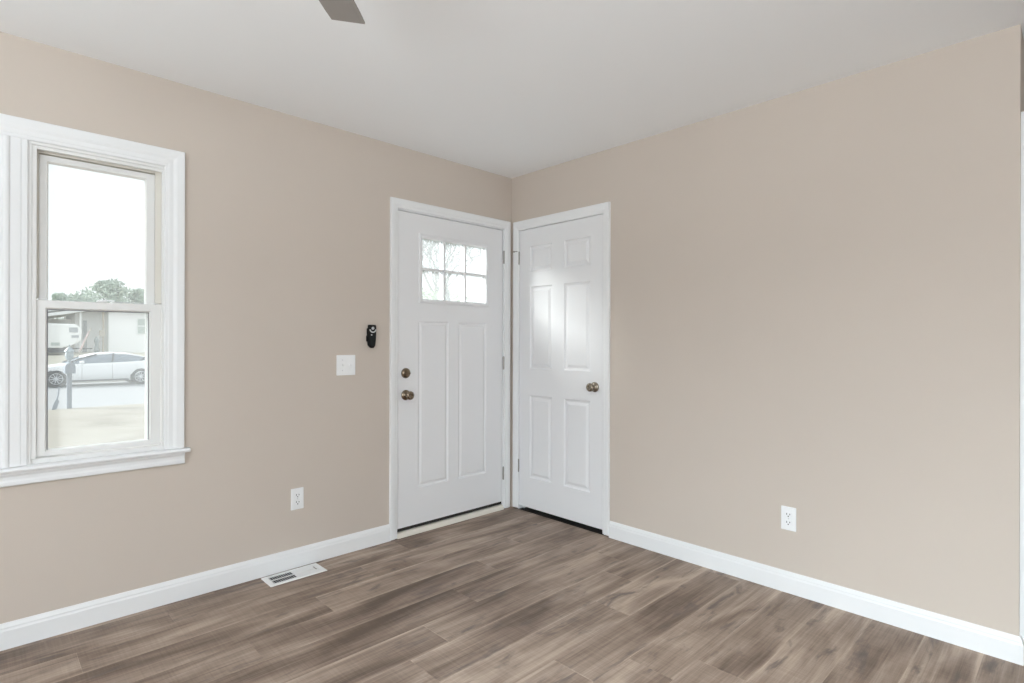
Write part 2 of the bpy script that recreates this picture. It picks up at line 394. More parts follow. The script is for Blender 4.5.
# ------------------------------------------------------------------ casings
CP = [(0.0, 0.0), (0.0, 0.010), (0.004, 0.0125), (0.016, 0.013), (0.022, 0.016), (0.046, 0.018), (0.054, 0.017), (0.056, 0.013), (0.056, 0.0)]
def cprof(w): return [(o * w / 0.056, d) for o, d in CP]
bm = BM(); loop_u(bm, cprof(0.052), -0.986, -0.075, 0.004, 2.052, top=1.15)
tag(new('trim_1', bm, M['trim'], **LW), 'white casing framing the front door', 'door casing', kind='structure')
bm = BM(); loop_u(bm, cprof(0.050), 0.084, 0.8475, 0.012, 2.040, top=1.3)
tag(new('trim_2', bm, M['trim'], **RW), 'white casing framing the closet door', 'door casing', kind='structure')
bm = BM(); loop_u(bm, cprof(0.056), 0.079, 0.855, 0.004, 2.055)
tag(new('trim_3', bm, M['trim'], loc=(0, -2.8, 0)), 'white casing just round the outside corner', 'door casing', kind='structure')

# jambs inside the openings (a thin frame lining the hole)
def jamb(name, l, r, t, depth, label, place, stop_y=None):
    bm = BM(); e = 0.012
    box(bm, l, l + e, 0.0, depth, 0.0, t); box(bm, r - e, r, 0.0, depth, 0.0, t); box(bm, l + e, r - e, 0.0, depth, t - e, t)
    if stop_y:
        for a, b in ((l + e, l + e + 0.012), (r - e - 0.012, r - e)): box(bm, a, b, stop_y, stop_y + 0.03, 0.0, t - e)
        box(bm, l + e + 0.012, r - e - 0.012, stop_y, stop_y + 0.03, t - e - 0.012, t - e)
    return tag(new(name, bm, M['trim'], **place), label, 'door jamb', kind='structure')
jamb('trim_4', -1.0025, -0.0725, 2.0575, 0.15, 'white jamb lining the front door opening', LW, 0.05)
jamb('trim_5', 0.0725, 0.8615, 2.0515, 0.083, 'white jamb lining the closet door opening', RW, 0.042)

# ------------------------------------------------------------------ doors
def slab(bm, x0, x1, z0, z1, y, t, panels, holes=(), edge=0.011, depth=0.009, field=0.028, rise=0.006):
    """door leaf: face at y, thickness t, moulded panels both sides"""
    rect = list(panels) + list(holes)
    xs = sorted({x0, x1, *[q for p_ in rect for q in p_[:2]]}); zs = sorted({z0, z1, *[q for p_ in rect for q in p_[2:]]})
    for side in (0, 1):
        yy = y if side == 0 else y + t; s = 1 if side == 0 else -1
        for i in range(len(xs) - 1):
            for j in range(len(zs) - 1):
                cx, cz = (xs[i] + xs[i + 1]) / 2, (zs[j] + zs[j + 1]) / 2
                if any(p_[0] < cx < p_[1] and p_[2] < cz < p_[3] for p_ in rect): continue
                bm.faces.new([bm.verts.new((a, yy, c)) for a, c in ((xs[i], zs[j]), (xs[i + 1], zs[j]), (xs[i + 1], zs[j + 1]), (xs[i], zs[j + 1]))])
        for l, r, b, tt in panels:
            prev = None
            for o, d in ((0, 0), (0.0015, 0.001), (edge * 0.5, depth * 0.75), (edge, depth), (edge + 0.006, depth), (field, depth - rise), (field + 0.002, depth - rise - 0.0004)):
                cur = [bm.verts.new((a, yy + s * d, c)) for a, c in ((l + o, b + o), (r - o, b + o), (r - o, tt - o), (l + o, tt - o))]
                if prev:
                    for k in range(4): bm.faces.new((prev[k], prev[(k + 1) % 4], cur[(k + 1) % 4], cur[k]))
                prev = cur
            bm.faces.new(prev)
    for a, b in (((x0, z0), (x1, z0)), ((x1, z0), (x1, z1)), ((x1, z1), (x0, z1)), ((x0, z1), (x0, z0))):
        bm.faces.new([bm.verts.new(q) for q in ((a[0], y, a[1]), (b[0], y, b[1]), (b[0], y + t, b[1]), (a[0], y + t, a[1]))])
    for l, r, b, tt in holes:
        c = [(l, b), (r, b), (r, tt), (l, tt)]
        for k in range(4):
            a_, b_ = c[k], c[(k + 1) % 4]
            bm.faces.new([bm.verts.new(q) for q in ((a_[0], y, a_[1]), (b_[0], y, b_[1]), (b_[0], y + t, b_[1]), (a_[0], y + t, a_[1]))])

def hinge(parent, x, z, y, side, m=None, h=0.089):
    bm = BM(); lathe(bm, [(0.0, -h / 2 - 0.004), (0.004, -h / 2 - 0.003), (0.0062, -h / 2), (0.0062, h / 2), (0.004, h / 2 + 0.003), (0, h / 2 + 0.004)], 12, 'z', (x, y, z))
    box(bm, x, x + 0.011 * side, y + 0.001, y + 0.0055, z - h / 2, z + h / 2)
    return new('hinge', bm, m or M['hinge'], parent)
def knobset(parent, x, y, z, m, name='knob'):
    k = BM(); lathe(k, [(0.0, 0), (0.0325, 0), (0.0325, 0.004), (0.029, 0.008), (0.022, 0.010), (0.0125, 0.013), (0.0115, 0.028), (0.015, 0.034), (0.0245, 0.042), (0.0275, 0.050), (0.0265, 0.057), (0.020, 0.0625), (0.012, 0.064), (0.010, 0.062), (0.0, 0.0615)], 28, 'y', (x, y, z))
    o = new(name, k, m, parent, smooth=True)
    return o

# front door
fd = empty('door_1', 'white front door with a six-pane lite and two tall panels', 'front door', kind='structure')
fx0, fx1, fz0, fz1 = -0.9865, -0.0905, 0.055, 2.041
DY = 0.003; DT = 0.042
lite = (-0.814, -0.236, 1.483, 1.909)
bm = BM(); slab(bm, fx0, fx1, fz0, fz1, DY, DT, [(-0.826, -0.581, 0.288, 1.355), (-0.497, -0.243, 0.288, 1.355)], [lite], depth=0.007, rise=0.005)
new('door_leaf', bm, M['door'], fd)
bm = BM(); LFP = [(0.004, -0.012), (0.0, 0.0), (-0.002, 0.006), (-0.014, 0.009), (-0.022, 0.0085), (-0.024, 0.004), (-0.024, -0.018), (0.004, -0.018)]
# lite frame : outer offset outward from glass opening
gx0, gx1, gz0, gz1 = -0.798, -0.252, 1.499, 1.893
LFP = [(0.0, -0.026), (0.0, 0.002), (0.004, 0.006), (0.014, 0.008), (0.024, 0.006), (0.026, 0.0015), (0.026, -0.0025), (0.0155, -0.0025), (0.0155, -0.026)]
loop_u(bm, LFP, gx0, gx1, gz0, gz1, closed=True)
lf = new('lite_frame', bm, M['door'], fd)
bm = BM(); loop_u(bm, [(o, max(-d, -0.012) - 0.048) for o, d in [(0.0, -0.016), (0.0, 0.002), (0.004, 0.006), (0.014, 0.008), (0.024, 0.006), (0.026, 0.0015), (0.026, -0.0025), (0.0155, -0.0025), (0.0155, -0.016)]], gx0, gx1, gz0, gz1, closed=True)
new('lite_frame', bm, M['door'], fd)
bm = BM(); box(bm, gx0 - 0.010, gx1 + 0.010, 0.0272, 0.0312, gz0 - 0.010, gz1 + 0.010)
new('lite_glass', bm, M['glass_lite'], fd)
dx, dz = (gx1 - gx0) / 3, (gz1 - gz0) / 2
for yy0, yy1, nm in ((0.006, 0.0262, 'muntin_grid'), (0.0320, 0.052, 'muntin_grid')):
    bm = BM(); w = 0.0075
    for k in (1, 2): box(bm, gx0 + dx * k - w, gx0 + dx * k + w, yy0, yy1, gz0 + 0.0005, gz1 - 0.0005)
    for k in range(3): box(bm, gx0 + dx * k + (w if k else 0.0005), gx0 + dx * (k + 1) - (w if k < 2 else 0.0005), yy0, yy1, gz0 + dz - w, gz0 + dz + w)
    new(nm, bm, M['door'], fd, bevel=0.003)
bm = BM(); box(bm, fx0 + 0.002, fx1 - 0.002, DY + 0.001, DY + DT - 0.003, 0.036, fz0 - 0.0005)
new('door_sweep', bm, M['sweep'], fd)
bm = BM(); run(bm, [(-0.15, 0.0), (0.018, 0.0), (0.018, 0.006), (0.004, 0.026), (-0.02, 0.034), (-0.15, 0.034)], -0.986, -0.086)
new('threshold', bm, M['threshold'], fd)
for z in (1.845, 1.07, 0.262): hinge(fd, -0.0815, z, -0.0045, 1)
kb = knobset(fd, -0.919, DY, 0.887, M['brass'])
bm = BM(); lathe(bm, [(0, 0), (0.0325, 0), (0.0325, 0.006), (0.027, 0.014), (0.019, 0.017), (0, 0.0172)], 28, 'y', (-0.920, DY, 1.025))
db = new('deadbolt', bm, M['brass'], fd, smooth=True)
bm = BM(); box(bm, -0.942, -0.900, DY - 0.030, DY - 0.0165, 1.019, 1.031); new('thumb_turn', bm, M['brass'], db, bevel=0.004)
bm = BM(); box(bm, -0.9845, -0.9825, -0.0015, 0.028, 0.86, 0.918); new('latch_plate', bm, M['hinge'], fd)

# closet door
cd = empty('door_2', 'white six-panel closet door with a nickel knob', 'closet door', kind='structure', rz=R(-90))
cx0, cx1, cz0, cz1 = 0.0870, 0.8445, 0.030, 2.0365
pan = []
for l, r in ((0.189, 0.404), (0.512, 0.737)):
    pan += [(l, r, 1.726, 1.912), (l, r, 1.032, 1.622), (l, r, 0.246, 0.84)]
bm = BM(); slab(bm, cx0, cx1, cz0, cz1, 0.003, 0.035, pan, edge=0.014, depth=0.010, field=0.036, rise=0.008)
new('door_leaf', bm, M['door'], cd)
for z in (1.838, 0.32): hinge(cd, 0.0825, z, -0.004, -1, h=0.089)
bm = BM(); tube(bm, [(0.0825, -0.006, 1.886), (0.066, -0.016, 1.888), (0.050, -0.020, 1.887)], [0.004, 0.0035, 0.003], 8)
lathe(bm, [(0, 0), (0.0065, 0.001), (0.0065, 0.008), (0, 0.009)], 12, 'y', (0.049, -0.016, 1.887))
new('hinge_pin_stop', bm, M['hinge'], cd)
knobset(cd, 0.775, 0.003, 0.934, M['nickel'])
bm = BM(); box(bm, 0.8450, 0.8470, -0.0015, 0.026, 0.905, 0.965); new('latch_plate', bm, M['hinge'], cd)

bm = BM(); box(bm, 0.03, 0.899, -0.002, 0.083, 0.0002, 0.0022)  # thin dark strip laid on the floor below the closet door
tag(new('floor_dark_strip', bm, M['sweep'], **RW), 'dark strip on the floor under the closet door', 'floor gap', kind='structure')
# hall door (only its edge shows)
hd = empty('door_3', 'white door in the hall just round the outside corner', 'hall door', (0, -2.8, 0), kind='structure')
bm = BM(); slab(bm, 0.088, 0.846, 0.03, 2.05, 0.03, 0.035, [(0.19, 0.41, 1.03, 1.62), (0.52, 0.74, 1.03, 1.62), (0.19, 0.41, 0.25, 0.84), (0.52, 0.74, 0.25, 0.84), (0.19, 0.41, 1.72, 1.91), (0.52, 0.74, 1.72, 1.91)], edge=0.014, depth=0.010, field=0.036, rise=0.008)
new('door_leaf', bm, M['door'], hd)
bm = BM(); box(bm, 0.0851, 0.0875, 0.0, 0.118, 0, 2.058); box(bm, 0.8465, 0.8499, 0.0, 0.118, 0, 2.058); new('jamb', bm, M['trim'], hd)
knobset(hd, 0.79, 0.03, 0.93, M['nickel'])

# ------------------------------------------------------------------ double-hung window and its twin
def sash_frame(bm, l, r, b, t, y0, y1, wl, wr, wb, wt, inner=0.006):
    """frame with mitred faces and a small inner bevel towards the glass"""
    outer = [(l, b), (r, b), (r, t), (l, t)]; inn = [(l + wl, b + wb), (r - wr, b + wb), (r - wr, t - wt), (l + wl, t - wt)]
    inn2 = [(l + wl + inner, b + wb + inner), (r - wr - inner, b + wb + inner), (r - wr - inner, t - wt - inner), (l + wl + inner, t - wt - inner)]
    ym = (y0 + y1) / 2 - 0.004
    rows = [[bm.verts.new((x, yy, z)) for x, z in rr] for rr, yy in ((outer, y1), (outer, y0 + 0.002), ([(l + .002, b + .002), (r - .002, b + .002), (r - .002, t - .002), (l + .002, t - .002)], y0), (inn, y0), (inn2, ym), (inn2, ym + 0.01), (inn, y1))]
    for A, B in zip(rows, rows[1:] + rows[:1]):
        for k in range(4): bm.faces.new((A[k], A[(k + 1) % 4], B[(k + 1) % 4], B[k]))
    return inn2, ym
def window_unit(name, W, label, right_casing):
    l, r, b, t = W
    w = empty(name, label, 'window', kind='structure')
    bm = BM(); e = 0.016
    # jamb liner with tracks
    box(bm, l, l + e, -0.001, 0.15, b, t); box(bm, r - e, r, -0.001, 0.15, b, t)
    box(bm, l + e, r - e, -0.001, 0.15, t - e, t); box(bm, l + e, r - e, 0.012, 0.15, b, b + 0.022)
    new('frame', bm, M['vinyl'], w, bevel=0.002)
    bm = BM()                                            # parting tracks beside the upper sash
    for a0, a1 in ((l + e, l + e + 0.016), (r - e - 0.016, r - e)):
        box(bm, a0, a1, 0.004, 0.016, b + 0.024, t - e)
    box(bm, l + e + 0.016, r - e - 0.016, 0.004, 0.02, t - e - 0.014, t - e)
    new('inner_stop', bm, M['vinyl'], w, bevel=0.0015)
    bm = BM()
    for a0, a1 in ((l + e, l + 0.0415), (r - 0.051, r - e)): box(bm, a0, a1, 0.0465, 0.15, 1.40, t - e)
    box(bm, l + 0.0415, r - 0.051, 0.05, 0.15, t - e - 0.016, t - e)
    new('track', bm, M['track'], w)
    ls = (l + 0.032, r - 0.0325)
    # lower sash (inner)
    zl0, zl1 = b + 0.029, 1.390
    bm = BM(); inn, ym = sash_frame(bm, ls[0], ls[1], zl0, zl1, 0.018, 0.046, 0.029, 0.039, 0.017, 0.031)
    lo = new('lower_sash', bm, M['vinyl'], w)
    bm = BM(); box(bm, inn[0][0] - 0.004, inn[1][0] + 0.004, ym + 0.003, ym + 0.0065, inn[0][1] - 0.004, inn[2][1] + 0.004); new('pane', bm, M['glass_hazy'], lo)
    bm = BM(); g = 0.0035
    ww = [(inn[0][0] - 0.0005, ym - 0.001), ]
    x0_, x1_, z0_, z1_ = inn[0][0], inn[1][0], inn[0][1], inn[2][1]
    box(bm, x0_, x0_ + g, ym - 0.0005, ym + 0.0028, z0_, z1_); box(bm, x1_ - g, x1_, ym - 0.0005, ym + 0.0028, z0_, z1_)
    box(bm, x0_ + g, x1_ - g, ym - 0.0005, ym + 0.0028, z1_ - g, z1_)
    new('glazing_bead', bm, M['gasket'], lo)
    # upper sash (outer)
    zu0, zu1 = 1.360, 1.998
    us = (l + 0.042, r - 0.0515)
    bm = BM(); inn, ym = sash_frame(bm, us[0], us[1], zu0, zu1, 0.048, 0.078, 0.025, 0.032, 0.024, 0.024)
    up = new('upper_sash', bm, M['vinyl'], w)
    bm = BM(); box(bm, inn[0][0] - 0.004, inn[1][0] + 0.004, ym + 0.003, ym + 0.0065, inn[0][1] - 0.004, inn[2][1] + 0.004); new('pane', bm, M['glass_clear'], up)
    # insect screen frame outside the lower half
    bm = BM(); fr = 0.013
    x0_, x1_, z0_, z1_ = l + e + 0.022, r - e - 0.022, b + 0.03, 1.39
    box(bm, x0_, x0_ + fr, 0.100, 0.110, z0_, z1_); box(bm, x1_ - 0.040, x1_, 0.100, 0.110, z0_, z1_); box(bm, x0_ + fr, x1_ - fr, 0.100, 0.110, z0_, z0_ + fr); box(bm, x0_ + fr, x1_ - fr, 0.100, 0.110, z1_ - fr, z1_)
    new('screen_frame', bm, M['vinyl'], w)
    # sash lock on the meeting rail and tilt latches
    bm = BM(); xm = (l + r) / 2
    lathe(bm, [(0, 0), (0.020, 0), (0.020, 0.004), (0.013, 0.008), (0, 0.0085)], 20, 'z', (xm, 0.034, 1.392)); box(bm, xm - 0.005, xm + 0.045, 0.028, 0.036, 1.3965, 1.402)
    new('sash_lock', bm, M['plastic'], lo, bevel=0.0015)
    for xx in (ls[0] + 0.008, ls[1] - 0.036):
        bm = BM(); box(bm, xx, xx + 0.028, 0.024, 0.036, 1.392, 1.3955); new('tilt_latch', bm, M['plastic'], lo, bevel=0.001)
    return w
window_unit('window_1', WIN, 'white double-hung window looking onto the street', True)
window_unit('window_2', WIN2, 'twin white double-hung window beside the mullion', False)

# interior window casing: outer frame, mullion casing between the units, stool and apron
WCP = [(0.0, 0.0), (0.0, 0.008), (0.004, 0.0105), (0.014, 0.011), (0.017, 0.0125), (0.034, 0.013), (0.044, 0.0165), (0.050, 0.018), (0.078, 0.0195), (0.0805, 0.018), (0.0805, 0.0)]
bm = BM(); loop_u(bm, WCP, -3.341, -2.239, 0.7185, 2.032)
tag(new('trim_6', bm, M['trim'], **LW), 'white moulded casing around the sash window pair', 'window casing', kind='structure')
bm = BM(); P = [(-0.068, 0.0), (-0.068, 0.008), (-0.064, 0.0105), (-0.048, 0.011), (-0.044, 0.0125), (-0.014, 0.013), (-0.007, 0.0185), (0.001, 0.020), (0.009, 0.0185), (0.014, 0.0135), (0.044, 0.0125), (0.048, 0.011), (0.064, 0.0105), (0.068, 0.008), (0.068, 0.0)]
A = [bm.verts.new((-2.785 + x, -d, 0.7185)) for x, d in P]; B = [bm.verts.new((-2.785 + x, -d, 2.0315)) for x, d in P]
for k in range(len(P)): bm.faces.new((A[k], A[(k + 1) % len(P)], B[(k + 1) % len(P)], B[k]))
bm.faces.new(A); bm.faces.new(B)
tag(new('trim_7', bm, M['trim'], **LW), 'white beaded mullion casing between the two windows', 'window casing', kind='structure')
bm = BM(); run(bm, [(-0.0105, 0.7175), (-0.0105, 0.697), (0.030, 0.697), (0.0375, 0.700), (0.041, 0.7073), (0.0375, 0.7145), (0.030, 0.7175)], -3.44, -2.137)
tag(new('trim_8', bm, M['trim'], **LW), 'white window stool with a rounded nose', 'window sill', kind='structure')
bm = BM(); run(bm, [(0, 0.6965), (0.020, 0.6965), (0.020, 0.689), (0.014, 0.680), (0.014, 0.668), (0.017, 0.660), (0.017, 0.648), (0.012, 0.643), (0, 0.643)], -3.42, -2.156)
tag(new('trim_9', bm, M['trim'], **LW), 'white apron moulding under the window stool', 'window apron', kind='structure')
# windows behind the camera (plain frames in their openings)
def plain_window(name, a0, a1, z0, z1, loc, rot, label):
    w = empty(name, label, 'window', loc, rot, kind='structure')
    bm = BM(); f = 0.05
    box(bm, a0, a0 + f, 0, 0.1, z0, z1); box(bm, a1 - f, a1, 0, 0.1, z0, z1); box(bm, a0 + f, a1 - f, 0, 0.1, z0, z0 + f); box(bm, a0 + f, a1 - f, 0, 0.1, z1 - f, z1)
    new('frame', bm, M['vinyl'], w)
    bm = BM(); box(bm, a0 + f, a1 - f, 0.06, 0.066, z0 + f, z1 - f); new('pane', bm, M['glass_clear'], w)
plain_window('window_3', 2.6, 5.1, 0.7, 2.0, (0, -5.7, 0), R(180), 'wide white window in the back wall')
plain_window('window_4', -4.40, -2.0, 0.05, 2.15, (-5.3, 0, 0), R(90), 'tall white patio window in the side wall')

# ------------------------------------------------------------------ small things on the walls and floor
def rbox(bm, x0, x1, y0, y1, z0, z1, r=0.004, seg=3):
    vs_ = box(bm, x0, x1, y0, y1, z0, z1)
    ed = [e for e in bm.edges if all(v in vs_ for v in e.verts)]
    bmesh.ops.bevel(bm, geom=ed, offset=r, segments=seg, affect='EDGES', profile=0.6)
def outlet(name, label, loc, rz):
    o = empty(name, label, 'outlet', loc, rz, group='wall outlets')
    bm = BM(); rbox(bm, -0.035, 0.035, -0.0055, 0, -0.0575, 0.0575, 0.0035); new('cover_plate', bm, M['plastic'], o)
    for zc in (0.0195, -0.0195):
        bm = BM(); n = 20; ring = []
        for k in range(n):
            a = 2 * math.pi * k / n; ring.append((0.0172 * math.cos(a), max(-0.0135, min(0.0135, 0.0172 * math.sin(a)))))
        A = [bm.verts.new((x, -0.0056, zc + z)) for x, z in ring]; B = [bm.verts.new((x * 0.96, -0.0080, zc + z * 0.96)) for x, z in ring]
        for k in range(n): bm.faces.new((A[k], A[(k + 1) % n], B[(k + 1) % n], B[k]))
        bm.faces.new(A); bm.faces.new(B)
        rc = new('receptacle', bm, M['plastic'], o)
        bm = BM(); box(bm, -0.0085, -0.0055, -0.0086, -0.0075, zc - 0.001, zc + 0.0075); box(bm, 0.0055, 0.0085, -0.0086, -0.0075, zc - 0.001, zc + 0.0065)
        lathe(bm, [(0, 0), (0.0031, 0), (0.0031, 0.0011), (0, 0.0011)], 12, 'y', (0, -0.0075, zc - 0.0075)); new('slots', bm, M['slot'], rc)
    bm = BM(); lathe(bm, [(0, 0), (0.003, 0), (0.0022, 0.0012), (0, 0.0014)], 12, 'y', (0, -0.0055, 0)); new('screw', bm, M['silver'], o)
outlet('wall_outlet', 'white duplex outlet between the window and the front door', (-1.611, -0.0005, 0.369), 0)
outlet('wall_outlet', 'white duplex outlet on the long bare right wall', (-0.0005, -1.965, 0.361), R(-90))
# two-gang switch
sw = empty('light_switch', 'white two-gang switch plate left of the front door', 'light switch', (-1.328, -0.0005, 1.086))
bm = BM(); rbox(bm, -0.0585, 0.0585, -0.006, 0, -0.0585, 0.0585, 0.004); new('cover_plate', bm, M['plastic'], sw)
for xc, up in ((-0.023, 1), (0.023, -1)):
    bm = BM(); rbox(bm, xc - 0.006, xc + 0.006, -0.0072, -0.0058, -0.0125, 0.0125, 0.0005, 1); b_ = new('toggle_bezel', bm, M['plastic'], sw)
    bm = BM()
    v_ = box(bm, xc - 0.0042, xc + 0.0042, -0.018, -0.0066, -0.0045, 0.0045)
    for q in v_:
        if q.co.y < -0.01: q.co.z = q.co.z * 0.7 + up * 0.007
    new('toggle', bm, M['plastic'], b_, bevel=0.001)
    for zc in (0.030, -0.030):
        bm = BM(); lathe(bm, [(0, 0), (0.0032, 0), (0.0024, 0.0013), (0, 0.0015)], 12, 'y', (xc, -0.006, zc)); box(bm, xc - 0.0026, xc + 0.0026, -0.0078, -0.0074, zc - 0.0004, zc + 0.0004); new('screw', bm, M['silver'] if xc < 0 else M['plastic'], sw)

# fan remote in its wall cradle
def remote_outline(k=1.0):
    pts = [(-0.0245, 0.066), (-0.021, 0.070), (0.021, 0.070), (0.0255, 0.065), (0.0265, 0.045), (0.0255, 0.015), (0.0235, -0.025), (0.020, -0.055), (0.013, -0.067), (0.0, -0.070), (-0.012, -0.067), (-0.019, -0.056), (-0.0215, -0.025), (-0.0235, 0.015), (-0.0248, 0.045)]
    return [(x * k, z * k) for x, z in pts]
def slabz(bm, outline, layers):
    rows = [[bm.verts.new((x * s, y, z * s)) for x, z in outline] for y, s in layers]
    n = len(outline)
    for A, B in zip(rows, rows[1:]):
        for k in range(n): bm.faces.new((A[k], A[(k + 1) % n], B[(k + 1) % n], B[k]))
    bm.faces.new(rows[0]); bm.faces.new(rows[-1])
rm = empty('fan_remote', 'black handheld fan remote clipped on the wall beside the front door', 'remote', (-1.170, -0.0095, 1.253))
bm = BM(); slabz(bm, remote_outline(), [(-0.001, 0.9), (-0.004, 1.0), (-0.013, 1.0), (-0.0175, 0.94), (-0.019, 0.86)]); new('body', bm, M['black'], rm)
bm = BM(); slabz(bm, [(x * 0.72, z * 0.55 - 0.018) for x, z in remote_outline()], [(-0.0185, 1.0), (-0.0205, 0.94)]); new('keypad', bm, M['charcoal'], rm)
bm = BM(); lathe(bm, [(0, 0), (0.0088, 0), (0.0088, 0.0015), (0.006, 0.003), (0, 0.0033)], 20, 'y', (0.001, -0.0188, 0.049)); new('button', bm, M['silver'], rm, smooth=True)
bm = BM(); n = 18; A, B, C_, D_ = [], [], [], []
for k in range(n + 1):
    a = R(188 + 164 * k / n)
    for lst, rr, yy in ((A, 0.0235, -0.0183), (B, 0.0235, -0.0203), (C_, 0.0165, -0.0203), (D_, 0.0165, -0.0183)):
        lst.append(bm.verts.new((0.001 + rr * math.cos(a), yy, 0.045 + rr * 0.98 * math.sin(a))))
for k in range(n):
    for P_, Q_ in ((A, B), (B, C_), (C_, D_), (D_, A)): bm.faces.new((P_[k], P_[k + 1], Q_[k + 1], Q_[k]))
for k in (0, n): bm.faces.new((A[k], B[k], C_[k], D_[k]))
new('button_ring', bm, M['silver'], rm)
bm = BM(); rbox(bm, -0.013, -0.004, -0.0222, -0.0200, 0.006, 0.0125, 0.001, 2); new('button', bm, M['silver'], rm)
# cradle
bm = BM(); slabz(bm, [(x * 1.0, z * 0.8 - 0.006) for x, z in remote_outline()], [(0.0, 1.0), (-0.006, 1.0), (-0.008, 0.96)])
box(bm, -0.0300, -0.0255, -0.014, -0.003, -0.030, 0.004);
tag(new('remote_holder', bm, M['black'], loc=(-1.170, -0.0005, 1.253)), 'thin black wall cradle holding the fan remote', 'remote holder')

# floor register
fv = empty('floor_vent', 'white metal floor register against the baseboard below the outlet', 'vent', (-1.663, -0.097, 0.0003))
bm = BM()
X, Y = 0.148, 0.068; wx, wy = 0.122, 0.046
def ringbox(bm, X, Y, x, y, z0, z1, xi=0):
    o1 = [bm.verts.new((a * X, b * Y, z0)) for a, b in ((-1, -1), (1, -1), (1, 1), (-1, 1))]
    o2 = [bm.verts.new((a * (X - 0.004), b * (Y - 0.004), z1)) for a, b in ((-1, -1), (1, -1), (1, 1), (-1, 1))]
    i1 = [bm.verts.new((a * x, b * y, z1)) for a, b in ((-1, -1), (1, -1), (1, 1), (-1, 1))]
    i2 = [bm.verts.new((a * x, b * y, z0)) for a, b in ((-1, -1), (1, -1), (1, 1), (-1, 1))]
    for A, B in ((o1, o2), (o2, i1), (i1, i2), (i2, o1)):
        for k in range(4): bm.faces.new((A[k], A[(k + 1) % 4], B[(k + 1) % 4], B[k]))
ringbox(bm, X, Y, wx, wy, 0.0, 0.0045); new('frame', bm, M['vent'], fv)
bm = BM(); n = 22
for row in (-1, 0, 1):
    pass
for k in range(n):
    xa = -wx + (2 * wx) * (k + 0.5) / n; tilt = -0.0024 if k < n / 2 else 0.0026
    for yb_, yt_ in ((-wy, -0.002), (0.002, wy)):
        vv = [bm.verts.new(q) for q in ((xa - 0.0013 - tilt, yb_, 0.0005), (xa + 0.0004 - tilt, yb_, 0.0005), (xa + 0.0013 + tilt, yb_, 0.0042), (xa - 0.0004 + tilt, yb_, 0.0042), (xa - 0.0013 - tilt, yt_, 0.0005), (xa + 0.0004 - tilt, yt_, 0.0005), (xa + 0.0013 + tilt, yt_, 0.0042), (xa - 0.0004 + tilt, yt_, 0.0042))]
        for f in ((0, 1, 2, 3), (7, 6, 5, 4), (0, 4, 5, 1), (1, 5, 6, 2), (2, 6, 7, 3), (3, 7, 4, 0)): bm.faces.new([vv[i] for i in f])
box(bm, -wx, wx, -0.002, 0.002, 0.0005, 0.0042); box(bm, -0.004, 0.004, -wy, wy, 0.0005, 0.0044)
new('louvre_grille', bm, M['vent'], fv)
bm = BM(); box(bm, -wx + 0.0003, wx - 0.0003, -wy + 0.0003, wy - 0.0003, 0.0, 0.0004); new('duct', bm, M['duct'], fv)
bm = BM(); box(bm, wx - 0.016, wx - 0.010, -0.022, 0.022, 0.0044, 0.0052); new('damper_slot', bm, M['hinge'], fv)

# ------------------------------------------------------------------ ceiling fan
FC = Vector((-2.545, -1.892, 0))
fan = empty('ceiling_fan', 'ceiling fan with flat grey-brown blades near the room centre', 'ceiling fan', (FC.x, FC.y, H))
bm = BM(); lathe(bm, [(0, 0), (0.07, 0), (0.068, -0.02), (0.045, -0.045), (0.02, -0.055), (0, -0.056)], 28, 'z'); new('canopy', bm, M['fanmetal'], fan, smooth=True)
bm = BM(); lathe(bm, [(0, -0.05), (0.0125, -0.05), (0.0125, -0.17), (0, -0.17)], 16, 'z'); new('downrod', bm, M['fanmetal'], fan, smooth=True)
bm = BM(); lathe(bm, [(0, -0.16), (0.03, -0.16), (0.05, -0.175), (0.105, -0.19), (0.118, -0.21), (0.118, -0.25), (0.10, -0.27), (0.06, -0.285), (0.06, -0.32), (0, -0.32)], 32, 'z'); new('motor_housing', bm, M['fanmetal'], fan, smooth=True)
bm = BM(); lathe(bm, [(0, -0.32), (0.09, -0.32), (0.125, -0.335), (0.12, -0.37), (0.085, -0.405), (0.03, -0.42), (0, -0.421)], 32, 'z'); new('light_bowl', bm, M['frost'], fan, smooth=True)
def blade_mesh():
    bm = BM()
    r0, r1 = 0.155, 0.665; N_ = 10; rows = []
    for i in range(N_ + 1):
        r = r0 + (r1 - r0) * i / N_; hw = 0.045 + 0.0095 * min(1, i / 3) - 0.001 * i / N_
        if i == N_: hw -= 0.002
        rows.append([(r, -hw), (r, hw)])
    pitch = R(9)
    for th in (0.003, -0.003):
        g = [[bm.verts.new((r, y * math.cos(pitch), y * math.sin(pitch) + th)) for r, y in row] for row in rows]
        for A, B in zip(g, g[1:]): bm.faces.new((A[0], A[1], B[1], B[0]))
        if th > 0: top = g
        else:
            bot = g
    bd = [r[0] for r in top] + [r[1] for r in reversed(top)]; bb = [r[0] for r in bot] + [r[1] for r in reversed(bot)]
    for k in range(len(bd)): bm.faces.new((bd[k], bd[(k + 1) % len(bd)], bb[(k + 1) % len(bb)], bb[k]))
    return bm
def iron_mesh():
    bm = BM(); box(bm, 0.09, 0.24, -0.018, 0.018, 0.004, 0.010)
    return bm
bl0 = None
BA = math.degrees(math.atan2(-1.42 + 1.892, -2.05 + 2.545))
for k in range(5):
    if bl0 is None:
        bl0 = new('blade', blade_mesh(), M['blade'], fan); ir0 = new('blade_iron', iron_mesh(), M['fanmetal'], bl0); b = bl0
    else:
        b = bl0.copy(); col.objects.link(b); b.parent = fan; i_ = ir0.copy(); col.objects.link(i_); i_.parent = b
    b.location = (0, 0, -0.255); b.rotation_euler = (0, 0, R(BA + 72 * k))

